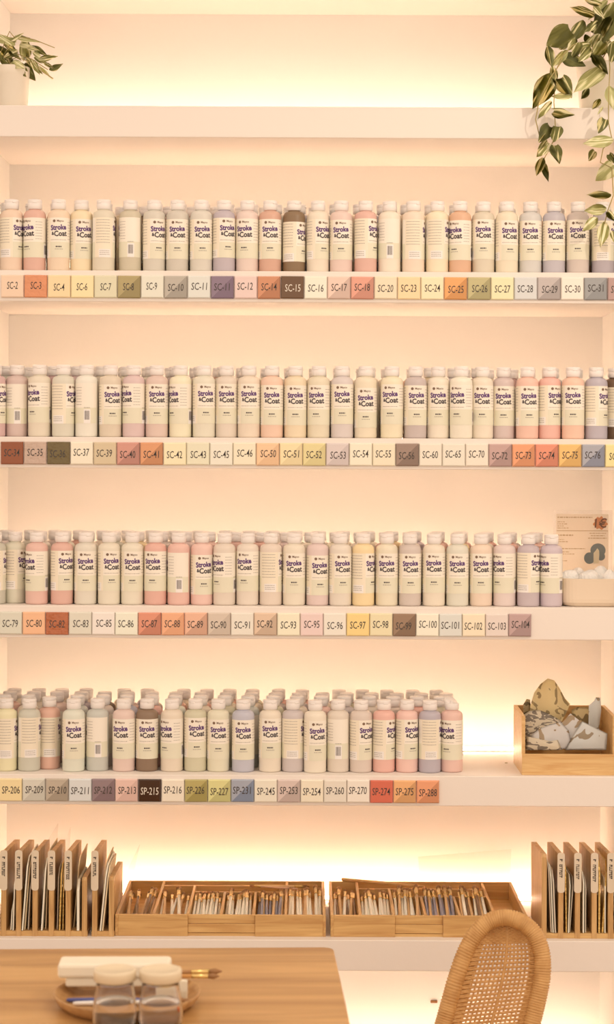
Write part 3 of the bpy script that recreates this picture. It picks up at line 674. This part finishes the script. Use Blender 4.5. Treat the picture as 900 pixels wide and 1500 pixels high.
m = mat('sign_paper', A(252, 226, 190), .6); nt = m.node_tree; tl = nt.nodes.new('ShaderNodeBsdfTranslucent'); tl.inputs[0].default_value = (.9, .84, .78, 1); mx = nt.nodes.new('ShaderNodeMixShader'); mx.inputs[0].default_value = .7
nt.links.new(nt.nodes['Principled BSDF'].outputs[0], mx.inputs[1]); nt.links.new(tl.outputs[0], mx.inputs[2]); nt.links.new(mx.outputs[0], nt.nodes['Material Output'].inputs[0])
mat('sign_blank', A(252, 222, 178), .6); mat('sign_orange', A(224, 132, 72), .6); mat('sign_brown', A(112, 56, 24), .6); mat('sign_teal', A(128, 128, 116), .6); mat('sign_peach', A(252, 214, 168), .6); mat('sign_grey', A(196, 160, 118), .6)
def sx(px): return P(px, 800, sd).x
def sz_(py): return P(850, py, sd).z - zc
t = thing('price_sign', 'clear acrylic stand with printed price sheet reading 1€ behind dish', 'sign', (0, SYD, zc))
obj('front_pane', BX(sx(811), XR - .006, -.0035, -.0015, 0, sz_(747), bev=.0006), 'acrylic', t)
obj('back_pane', BX(sx(811), XR - .006, .0025, .0045, 0, sz_(747), bev=.0006), 'acrylic', t)
obj('foot', BX(sx(811), XR - .006, .0045, .07, 0, .003, bev=.0006), 'acrylic', t)
pa = obj('paper_sheet', BX(sx(815), sx(892), 0, .0006, .004, sz_(753)), 'sign_paper', t)
bm = bmesh.new()
def q4(x0, x1, y0, y1, mi, d=0): bm.faces.new([bm.verts.new((sx(a), -.0003 - d, sz_(b))) for a, b in ((x0, y1), (x1, y1), (x1, y0), (x0, y0))]).material_index = mi
q4(816, 891, 777, 778, 4)
rr = random.Random(8)
def words(x0, x1, y, h, mi):
    x = x0
    while x < x1:
        e = min(x1, x + rr.uniform(1.5, 5)); q4(x, e, y, y + h, mi, .0001); x = e + 1.0
for x0, x1, y, h in ((817, 868, 757, 1.6), (817, 828, 764, 1.1), (817, 831, 767, 1.1), (817, 826, 770, 1.1), (817, 834, 773, 1.1), (816, 840, 783, 2), (816, 827, 790, 1.1), (816, 832, 793, 1.1), (823, 858, 803, 1.4), (824, 835, 808, 1.1), (824, 842, 811, 1.1), (824, 832, 821, 1.1), (864, 888, 780.5, 1.1), (866, 886, 784, 1.2), (862, 889, 787.5, 1.4)): words(x0, x1, y, h, 4)
def blob(cx_, cy_, rx, ry, mi, n=20, wob=0, d=.0002, ph=0):
    bm.faces.new([bm.verts.new((sx(cx_ + (rx + wob * math.sin(7 * a + ph)) * math.cos(a)), -.0003 - d, sz_(cy_ + (ry + wob * math.cos(9 * a)) * math.sin(a)))) for a in [2 * PI * i / n for i in range(n)]]).material_index = mi
blob(880, 766, 10, 9, 0, 40, 1.4)
blob(876.5, 806, 11.2, 10.2, 2); blob(864, 817.5, 8, 8.5, 2); blob(871, 813, 7, 5, 2, d=.0003); blob(881, 815, 6, 6, 2, d=.00025)
bm.faces.new([bm.verts.new((sx(a), -.0009, sz_(b))) for a, b in ((870, 825), (877.5, 825), (878.5, 812), (878, 806), (875.5, 803), (872.5, 807), (870, 810))]).material_index = 3
geo = text_geo('1€', .028, .0004, 1.0)
add_geo(bm, geo, lambda v: Vector((sx(880.5) + v.x + v.y * .08, -.0012, sz_(766) + v.y)), 1)
me = bpy.data.meshes.new('print'); bm.to_mesh(me); bm.free()
link('print', me, ['sign_orange', 'sign_brown', 'sign_teal', 'sign_peach', 'sign_grey'], pa)

# ------------------------------------------------------------------ plants on the top shelf
def leaf_material(name, g1, g2, cr, amount):
    m = mat(name, g1, .42); nt = m.node_tree; p = nt.nodes['Principled BSDF']
    tc = nt.nodes.new('ShaderNodeTexCoord'); mp = nt.nodes.new('ShaderNodeMapping'); mp.inputs['Scale'].default_value = (4.2, .8, .1)
    oi = nt.nodes.new('ShaderNodeObjectInfo'); ml = nt.nodes.new('ShaderNodeMath'); ml.operation = 'MULTIPLY'; ml.inputs[1].default_value = 40
    ad = nt.nodes.new('ShaderNodeVectorMath'); ad.operation = 'ADD'
    n = nt.nodes.new('ShaderNodeTexNoise'); n.inputs['Scale'].default_value = 1.0; n.inputs['Detail'].default_value = 2; n.inputs['Distortion'].default_value = .5
    r = nt.nodes.new('ShaderNodeValToRGB'); e = r.color_ramp.elements; e[0].color = (*g1, 1); e[0].position = .30; e[1].color = (*cr, 1); e[1].position = amount + .07
    x = e.new(amount); x.color = (*g2, 1)
    nt.links.new(oi.outputs['Random'], ml.inputs[0]); nt.links.new(tc.outputs['Generated'], mp.inputs['Vector']); nt.links.new(mp.outputs[0], ad.inputs[0]); nt.links.new(ml.outputs[0], ad.inputs[1])
    nt.links.new(ad.outputs[0], n.inputs['Vector']); nt.links.new(n.outputs['Fac'], r.inputs['Fac']); nt.links.new(r.outputs['Color'], p.inputs['Base Color'])
leaf_material('leaf_variegated', A(116, 104, 42), A(152, 136, 66), A(246, 216, 162), .50)
leaf_material('leaf_dark', A(90, 84, 32), A(124, 112, 50), A(234, 204, 142), .57)
leaf_material('leaf_pale', A(176, 160, 96), A(206, 186, 120), A(248, 220, 170), .50)
mat('stem_green', A(170, 140, 80), .5)
mat('pot_white', A(240, 210, 178), .4); mat('soil', A(96, 66, 40), .9, bump=.6, bscale=120)
def leaf_mesh(wid, fold, curl, heart):
    bm = bmesh.new(); nu, nv = 8, 12; G = []
    for j in range(nv + 1):
        v = j / nv
        prof = (math.sin(PI * min(1, v * .96 + .04) ** (.62 if heart else .85))) ** (.8 if heart else 1.0) * wid * .5 * (1 - .25 * v)
        if j == nv: prof = 0.004
        row = []
        for i in range(nu + 1):
            u = (i / nu - .5) * 2
            x = u * prof; y = v - (heart * .10 * (abs(u) ** 2) * (1 - v) ** 3)
            z = -fold * abs(u) * prof + curl * (-(v ** 2)) + .02 * math.sin(v * 9 + u * 2)
            z += .018 * (1 - abs(u)) * -1 if i == nu // 2 else 0
            row.append(bm.verts.new((x, y, z)))
        G.append(row)
    for j in range(nv):
        for i in range(nu): bm.faces.new((G[j][i], G[j][i + 1], G[j + 1][i + 1], G[j + 1][i]))
    bmesh.ops.solidify(bm, geom=list(bm.faces), thickness=.012)
    return mesh_of(bm, 'leaf', True)
LM = {}
for mn in ('leaf_variegated', 'leaf_dark', 'leaf_pale'):
    for wd in (.3, .5, .7, .9):
        me = leaf_mesh(wd, R.uniform(.15, .5), R.uniform(.05, .25), 1 if wd > .55 else 0); me.materials.append(MATS[mn]); LM[mn, wd] = me
def leaf(parent, b, tp, wd, kind, dist, dd=0.0, face=None):
    o0 = parent.location
    a = P(b[0], b[1], dist); e = P(tp[0], tp[1], dist - dd)
    d = (e - a); L = d.length * 1.02; y = d.normalized()
    n = Vector(face) if face else Vector((R.uniform(-.45, .45), -1, R.uniform(-.1, .75)))
    x = y.cross(n).normalized(); z = x.cross(y)
    wk = min((.3, .5, .7, .9), key=lambda q: abs(q - wd))
    o = link('leaf', LM['leaf_' + {'v': 'variegated', 'd': 'dark', 'p': 'pale'}[kind], wk], [], parent)
    sx_ = wd / wk
    o.matrix_local = Matrix.Translation(a - o0) @ Matrix((x, y, z)).transposed().to_4x4() @ Matrix.Diagonal((L * sx_, L, L, 1))
def pot(parent, r0, r1, h):
    bm = bmesh.new(); lathe(bm, [(r0 * .96, 0), (r0, .003), (r1 * .985, h * .80), (r1, h * .81), (r1 * 1.02, h * .985), (r1 * 1.0, h), (r1 * .93, h * .99), (r1 * .90, h * .85)], 40)
    obj('pot', bm, 'pot_white', parent, True)
    bm = bmesh.new(); lathe(bm, [(r1 * .895, h * .84), (r1 * .6, h * .88), (.002, h * .89)], 24); obj('soil', bm, 'soil', parent, True)
def vine(parent, pts, rad=.0012):
    o0 = parent.location; bm = bmesh.new(); tube(bm, [P(a, b, D0 + c) - o0 for a, b, c in pts], rad, 6); obj('vine_stem', bm, 'stem_green', parent, True)
zp = ZT[1]
rp = thing('trailing_plant', 'trailing variegated plant in white pot at right of top shelf', 'plant', (.628, .085, zp))
pot(rp, .043, .050, .108)
FV = D0 - .035
vine(rp, [(870, 85, .07), (858, 62, .01), (840, 66, -.03), (826, 80, -.035), (814, 105, -.035), (812, 150, -.035), (814, 185, -.03), (812, 205, -.03), (803, 222, -.03), (796, 236, -.03)])
vine(rp, [(868, 85, .07), (850, 70, .0), (822, 92, -.03), (806, 115, -.04), (790, 150, -.04), (785, 175, -.035), (791, 200, -.03)])
vine(rp, [(884, 84, .06), (892, 72, .0), (894, 100, -.035), (892, 140, -.035), (892, 180, -.03), (897, 204, -.03), (884, 218, -.03), (880, 238, -.03), (897, 246, -.03), (899, 286, -.03), (891, 308, -.03), (886, 328, -.03)])
RL = [((872, 22), (840, 6), .6, 'v'), ((882, 6), (857, -4), .5, 'v'), ((890, 0), (862, 28), .36, 'p'), ((897, 14), (872, 47), .85, 'd'), ((904, 10), (884, 46), .7, 'v'), ((856, 30), (838, 58), .6, 'd'),
      ((836, 44), (803, 64), .95, 'v'), ((803, 67), (808, 96), .5, 'd'), ((832, 74), (811, 95), .45, 'p'), ((829, 82), (858, 95), .75, 'd'), ((878, 50), (849, 73), .5, 'p'), ((880, 50), (869, 72), .45, 'v'),
      ((856, 80), (877, 74), .6, 'd'), ((874, 80), (892, 106), .65, 'd'), ((887, 98), (841, 126), .6, 'p'), ((864, 130), (854, 143), .5, 'd'), ((890, 78), (905, 58), .6, 'v'), ((893, 126), (901, 158), .6, 'p'),
      ((823, 114), (839, 142), .85, 'd'), ((838, 141), (808, 139), .4, 'p'), ((811, 108), (784, 154), .6, 'v'), ((808, 148), (787, 171), .45, 'v'), ((812, 162), (842, 166), .7, 'v'), ((810, 96), (818, 122), .5, 'v'),
      ((806, 185), (791, 208), .75, 'd'), ((816, 185), (811, 206), .85, 'd'), ((804, 209), (787, 229), .75, 'v'), ((814, 213), (821, 238), .7, 'd'), ((796, 231), (785, 255), .6, 'v'), ((795, 236), (802, 264), .36, 'd'),
      ((886, 174), (878, 194), .7, 'd'), ((899, 205), (857, 207), .5, 'p'), ((872, 221), (864, 235), .7, 'v'), ((898, 240), (872, 262), .9, 'p'), ((893, 226), (903, 240), .7, 'd'), ((896, 286), (864, 282), .4, 'v'),
      ((889, 306), (858, 308), .6, 'p'), ((892, 310), (904, 324), .7, 'v'), ((876, 319), (856, 338), .6, 'p'), ((887, 325), (881, 359), .55, 'v'), ((880, 145), (868, 158), .6, 'v'), ((884, 156), (876, 168), .3, 'p'),
      ((866, 64), (846, 66), .5, 'v'), ((884, 40), (893, 66), .6, 'd'), ((895, 60), (882, 78), .6, 'v'), ((858, 50), (868, 66), .6, 'd'), ((845, 56), (832, 74), .6, 'v'), ((897, 338), (903, 356), .6, 'v'), ((876, 30), (858, 44), .6, 'd'), ((900, 30), (886, 62), .8, 'd'), ((866, 34), (886, 52), .7, 'd'), ((852, 62), (838, 84), .6, 'v'), ((866, 70), (850, 88), .6, 'v'), ((884, 62), (868, 84), .7, 'p'), ((902, 64), (896, 90), .7, 'd'), ((820, 72), (836, 58), .6, 'v'), ((870, 8), (888, 24), .6, 'v')]
for b, tp, wd, kd in RL:
    up = tp[1] < 80
    leaf(rp, b, tp, wd, kd, (D0 + R.uniform(-.03, .03)) if up else FV + R.uniform(-.015, .015), R.uniform(-.005, .02))
lp = thing('potted_plant', 'leafy variegated plant in white pot at left end of top shelf', 'plant', (-.646, .10, zp))
pot(lp, .038, .0425, .098)
PDL = D0 + .09
for pts in ([(0, 90, .1), (14, 66, .08), (30, 54, .06), (50, 58, .05), (80, 70, .04)], [(4, 90, .1), (22, 78, .07), (45, 86, .05), (70, 102, .04)], [(-4, 90, .1), (8, 60, .07), (14, 46, .06), (22, 56, .05)], [(8, 90, .1), (26, 84, .06), (48, 92, .05), (60, 104, .04), (78, 115, .04)]): vine(lp, pts, .0009)
LL = [((24, 60), (-8, 56), .45, 'p'), ((22, 66), (-2, 48), .4, 'p'), ((-4, 66), (20, 88), .5, 'd'), ((43, 84), (38, 55), .36, 'v'), ((46, 67), (68, 80), .35, 'd'), ((56, 87), (82, 80), .4, 'v'), ((38, 85), (63, 105), .4, 'v'),
      ((34, 97), (51, 118), .65, 'd'), ((18, 90), (34, 97), .7, 'p'), ((24, 98), (37, 110), .6, 'v'), ((72, 102), (91, 92), .55, 'd'), ((45, 86), (56, 106), .4, 'v'), ((24, 56), (60, 60), .18, 'p'), ((34, 58), (32, 86), .45, 'p'),
      ((8, 84), (22, 104), .45, 'v'), ((57, 96), (78, 115), .2, 'p'), ((30, 70), (44, 88), .4, 'v'), ((0, 76), (-8, 96), .5, 'v'), ((48, 76), (64, 88), .4, 'p'), ((22, 52), (44, 54), .2, 'd'), ((64, 92), (80, 100), .35, 'v'), ((4, 60), (24, 74), .4, 'v'), ((26, 74), (4, 84), .5, 'v'), ((28, 66), (50, 68), .35, 'p'), ((50, 84), (70, 92), .4, 'v'), ((28, 92), (40, 104), .5, 'v'), ((16, 60), (34, 48), .3, 'p'), ((40, 70), (58, 72), .3, 'v'), ((12, 72), (30, 84), .4, 'p'), ((0, 84), (14, 96), .5, 'd')]
for b, tp, wd, kd in LL: leaf(lp, b, tp, wd, kd, PDL + R.uniform(-.03, .01), R.uniform(-.005, .02))

# ------------------------------------------------------------------ table and what lies on it
TZ = .75; ht = H - TZ
cpt = Vector((P(488.5, 1387, F * ht / (1387 - HY)).x, F * ht / (1387 - HY) - D0, 0))
tb = thing('wooden_table', 'brown wooden table with round plate and jars in the foreground', 'table', (cpt.x, cpt.y, 0), math.radians(2.4))
bm = bmesh.new(); loft(bm, [(rrect(-1.30, -.0005, -.86, -.0005, .018), TZ - .032), (rrect(-1.30, 0, -.86, 0, .018), TZ - .030), (rrect(-1.30, 0, -.86, 0, .018), TZ - .002), (rrect(-1.299, -.0015, -.859, -.0015, .018), TZ)])
obj('tabletop', bm, 'table_wood', tb)
for a, b in ((-1.22, -.78), (-1.22, -.08), (-.10, -.78), (-.10, -.08)): obj('leg', BX(a - .03, a + .03, b - .03, b + .03, 0, TZ - .032, bev=.004), 'table_wood', tb)
obj('apron', BX(-1.19, -.13, -.095, -.075, TZ - .11, TZ - .032), 'table_wood', tb); obj('apron', BX(-1.19, -.13, -.785, -.765, TZ - .11, TZ - .032), 'table_wood', tb)
def on(px, py, hgt):
    d = F * (H - TZ - hgt) / ((py - SL * (px - HX)) - HY); p_ = P(px, py, d); return Vector((p_.x, p_.y, TZ + hgt)), d
pc, pd = on(186.5, 1452, .022); pr = 215 / F * pd / 2
t = bm = bmesh.new(); lathe(bm, [(pr * .80, 0), (pr * .84, .0012), (pr * .95, .010), (pr, .021), (pr * .997, .0225), (pr * .975, .0225), (pr * .93, .014), (pr * .84, .008), (pr * .78, .0072), (.001, .0072)], 64)
tag(obj('round_plate', bm, 'plate_wood', loc=(pc.x, pc.y, TZ), smooth=True), 'round shallow wooden plate holding white box on the table', 'plate')
PZ = TZ + .0073
mat('box_white', A(244, 214, 178), .4); mat('lid_frost', A(228, 192, 150), .35); 
t = thing('white_box', 'long white lidded box resting on the round wooden plate', 'box', (pc.x - .022, pc.y + .044, TZ + .0226), math.radians(1.5))
obj('base', BX(-.076, .080, -.022, .022, 0, .014, bev=.003, seg=2), 'box_white', t)
obj('lid', BX(-.088, .086, -.027, .027, .014, .036, bev=.005, seg=2), 'box_white', t)
mat('box_cream', A(236, 204, 166), .45)
t = thing('small_box', 'small cream carton behind the right water jar', 'box', (pc.x + .070, pc.y + .006, PZ), 0)
obj('body', BX(-.028, .022, -.006, .008, 0, .030, bev=.0015), 'box_cream', t); obj('flap', BX(-.028, .022, -.0065, -.006, .014, .030), 'box_white', t)
brush((pc.x - .092, pc.y - .012, PZ + .004), (.15, -.004, .002), 0, A(84, 84, 128), 'dark blue handled brush lying on the wooden plate')
brush((pc.x - .080, pc.y - .030, PZ + .004), (.15, .006, .002), 2, A(246, 226, 200), 'white handled brush lying on the wooden plate')
brush((pc.x - .052, pc.y + .078, TZ + .0225 + .005), (.19, .018, .0005), 1, A(180, 120, 70), 'brown brush with pale bristles sticking out past plate')
brush((pc.x - .046, pc.y + .068, TZ + .0225 + .005), (.19, -.001, .0005), 0, A(214, 140, 70), 'orange tan brush sticking out behind right jar')
m = mat('jar_glass', (.97, .95, .93), .03, trans=1.0, ior=1.45); mat('jar_water', (.93, .90, .86), .0, trans=1.0, ior=1.33); mat('mark_orange', A(214, 96, 40), .5)
def jar(px, label, mark=False):
    p0, d = on(px, 1420, .092)
    t = thing('water_jar', label, 'jar', (p0.x, p0.y, TZ), 0, 'lidded water jars on the table')
    k = 62 / F * d / 2 / .031
    bm = bmesh.new()
    pr_ = [(.022, 0), (.0275, .001), (.0305, .006), (.0325, .018), (.0328, .030), (.0315, .044), (.0290, .058), (.0272, .068), (.0268, .076), (.0275, .0785)]
    inn = [(.0255, .0785), (.0250, .070), (.0270, .058), (.0293, .044), (.0306, .030), (.0303, .018), (.0285, .008), (.024, .0045), (.001, .004)]
    lathe(bm, [(r * k, z) for r, z in pr_ + inn], 48); obj('glass_body', bm, 'jar_glass', t, True)
    bm = bmesh.new(); lathe(bm, [(r * k * .996, z) for r, z in ((.001, .0044), (.0238, .0049), (.0283, .0084), (.0301, .018), (.0304, .030), (.0291, .044), (.0288, .0462), (.001, .0462))], 48); obj('water', bm, 'jar_water', t, True)
    bm = bmesh.new(); lathe(bm, [(r * k, z) for r, z in ((.0240, .0730), (.0250, .0786), (.0285, .0786), (.0300, .0766), (.0310, .0775), (.0312, .0895), (.0305, .0925), (.027, .0932), (.026, .0922), (.001, .0922))], 48); obj('lid', bm, 'lid_frost', t, True)
    if mark:
        bm = bmesh.new(); r = .0316 * k
        for zz, a in ((.040, .95), (.036, .99)):
            bm.faces.new([bm.verts.new((r * 1.012 * math.sin(b), -r * 1.012 * math.cos(b), zz + c_)) for b, c_ in ((a, -.0022), (a + .16, -.0022), (a + .16, .0018), (a, .0018))])
        obj('printed_mark', bm, 'mark_orange', t)
jar(168.5, 'lidded glass jar of water, left one of the pair on table'); jar(235.5, 'lidded glass jar of water with orange mark, right of the pair', True)

# ------------------------------------------------------------------ rattan chair
CD = 3.75
RIM = [(619, 1600), (629, 1566), (640, 1531), (649.5, 1500), (658, 1470), (668, 1435), (680, 1400), (695, 1371), (715, 1351), (740, 1344), (765, 1351), (784, 1369), (794, 1396), (795, 1427), (790, 1457), (783, 1487), (776, 1517), (768, 1550), (756, 1600)]
def cpt_(px, py, off=0.0):
    up = (1600 - py) / 260.0; rt = (px - 720) / 80.0
    d = CD - .05 + .07 * up - .012 * rt + off
    return P(px, py, d)
ch = thing('rattan_chair', 'woven rattan chair with rounded wrapped backrest in front of shelf', 'chair', (cpt_(690, 1600).x, cpt_(690, 1600).y - .16, 0))
O = Vector(ch.location)
def spline(pts, n):
    out = []
    for i in range(len(pts) - 1):
        p0, p1, p2, p3 = pts[max(i - 1, 0)], pts[i], pts[i + 1], pts[min(i + 2, len(pts) - 1)]
        for q in range(n):
            s_ = q / n; out.append(tuple(.5 * (2 * b + (c_ - a) * s_ + (2 * a - 5 * b + 4 * c_ - e) * s_ ** 2 + (3 * b - a - 3 * c_ + e) * s_ ** 3) for a, b, c_, e in zip(p0, p1, p2, p3)))
    out.append(pts[-1]); return out
sp = spline(RIM, 24); bm = bmesh.new()
tube(bm, [cpt_(a, b) - O for a, b in sp], [.0164 - (.0015 if i % 3 == 0 else 0) + .0003 * math.sin(i * 1.7) for i in range(len(sp))], 14)
obj('backrest_rim', bm, 'rattan', ch, True)
half = len(sp) // 2
LP = sp[:half + 1]; RP = sp[half:][::-1]
def at_(path, t):
    f = max(0, min(1, t)) * (len(path) - 1); i = min(int(f), len(path) - 2); g = f - i
    return (path[i][0] + (path[i + 1][0] - path[i][0]) * g, path[i][1] + (path[i + 1][1] - path[i][1]) * g)
def surf(s_, t):
    l, r = at_(LP, t), at_(RP, t)
    px = l[0] + (r[0] - l[0]) * s_; py = l[1] + (r[1] - l[1]) * s_
    return cpt_(px, py, .020 * math.sin(PI * s_) - .004) - O
NW = 14; warps = [.20 + .64 * i / (NW - 1) for i in range(NW)]
bm = bmesh.new()
for i, s_ in enumerate(warps):
    tube(bm, [surf(s_, .02 + .94 * q / 40) for q in range(41)], .0021 if i != NW // 2 else .0036, 5)
obj('weave_uprights', bm, 'rattan', ch, True)
bm = bmesh.new(); rows = []
t_ = .02
while t_ < .97:
    rows.append(t_); t_ += .0215 if t_ < .72 else .0110
for j, tt in enumerate(rows):
    pts = []
    for q in range(NW * 2 + 9):
        s_ = .02 + .96 * q / (NW * 2 + 8); p_ = surf(s_, tt); p_.y += .0016 * math.cos(PI * (s_ - .20) / (.64 / (NW - 1)) + PI * j); pts.append(p_)
    tube(bm, pts, .0025, 5)
obj('weave_strands', bm, 'rattan', ch, True)
for side in (0, 1):
    bm = bmesh.new(); tt = .01
    while tt < .93:
        a, b = (.0, .20) if side == 0 else (.84, 1.0)
        pts = [surf(a + (b - a) * q / 5, tt + (.006 if side == 0 else -.006) * q / 5) for q in range(6)]
        tube(bm, pts, .0019, 5); tt += .0108
    obj('weave_border', bm, 'rattan', ch, True)
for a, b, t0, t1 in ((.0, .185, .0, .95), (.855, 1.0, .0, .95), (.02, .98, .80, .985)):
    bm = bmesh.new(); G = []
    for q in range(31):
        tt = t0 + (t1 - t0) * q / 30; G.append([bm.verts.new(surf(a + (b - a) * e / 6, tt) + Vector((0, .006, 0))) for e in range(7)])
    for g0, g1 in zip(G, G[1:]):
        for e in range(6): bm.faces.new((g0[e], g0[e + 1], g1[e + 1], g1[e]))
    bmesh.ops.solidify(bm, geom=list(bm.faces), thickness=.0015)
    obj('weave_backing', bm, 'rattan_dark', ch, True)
sc = cpt_(690, 1600) - O; zs_ = .43
bm = bmesh.new(); lathe(bm, [(.05, zs_ - .035), (.180, zs_ - .030), (.195, zs_ - .012), (.190, zs_), (.15, zs_ - .004), (.002, zs_ - .008)], 48, 0, 0); obj('seat', bm, 'rattan', ch, True)
for sxn in (-1, 1):
    for syn in (-1, 1):
        bm = bmesh.new(); tube(bm, [(sxn * .13, syn * .13, zs_ - .03), (sxn * .145, syn * .145, .2), (sxn * .16, syn * .16, 0)], [.014, .013, .012], 10); obj('leg', bm, 'rattan', ch, True)
bm = bmesh.new(); tube(bm, [(.15 * math.cos(a), .15 * math.sin(a), .22) for a in [2 * PI * q / 24 for q in range(25)]], .007, 8, cap=False); obj('stretcher', bm, 'rattan', ch, True)
p_ = P(636, 1467, D0 + YB); bm = bmesh.new(); box(bm, -.008, .008, -.003, 0, -.003, .003, bev=.001)
tag(obj('wall_clip', bm, 'rattan_dark', loc=(p_.x, YB, p_.z)), 'tiny brown clip on wall below the low shelf', 'clip')
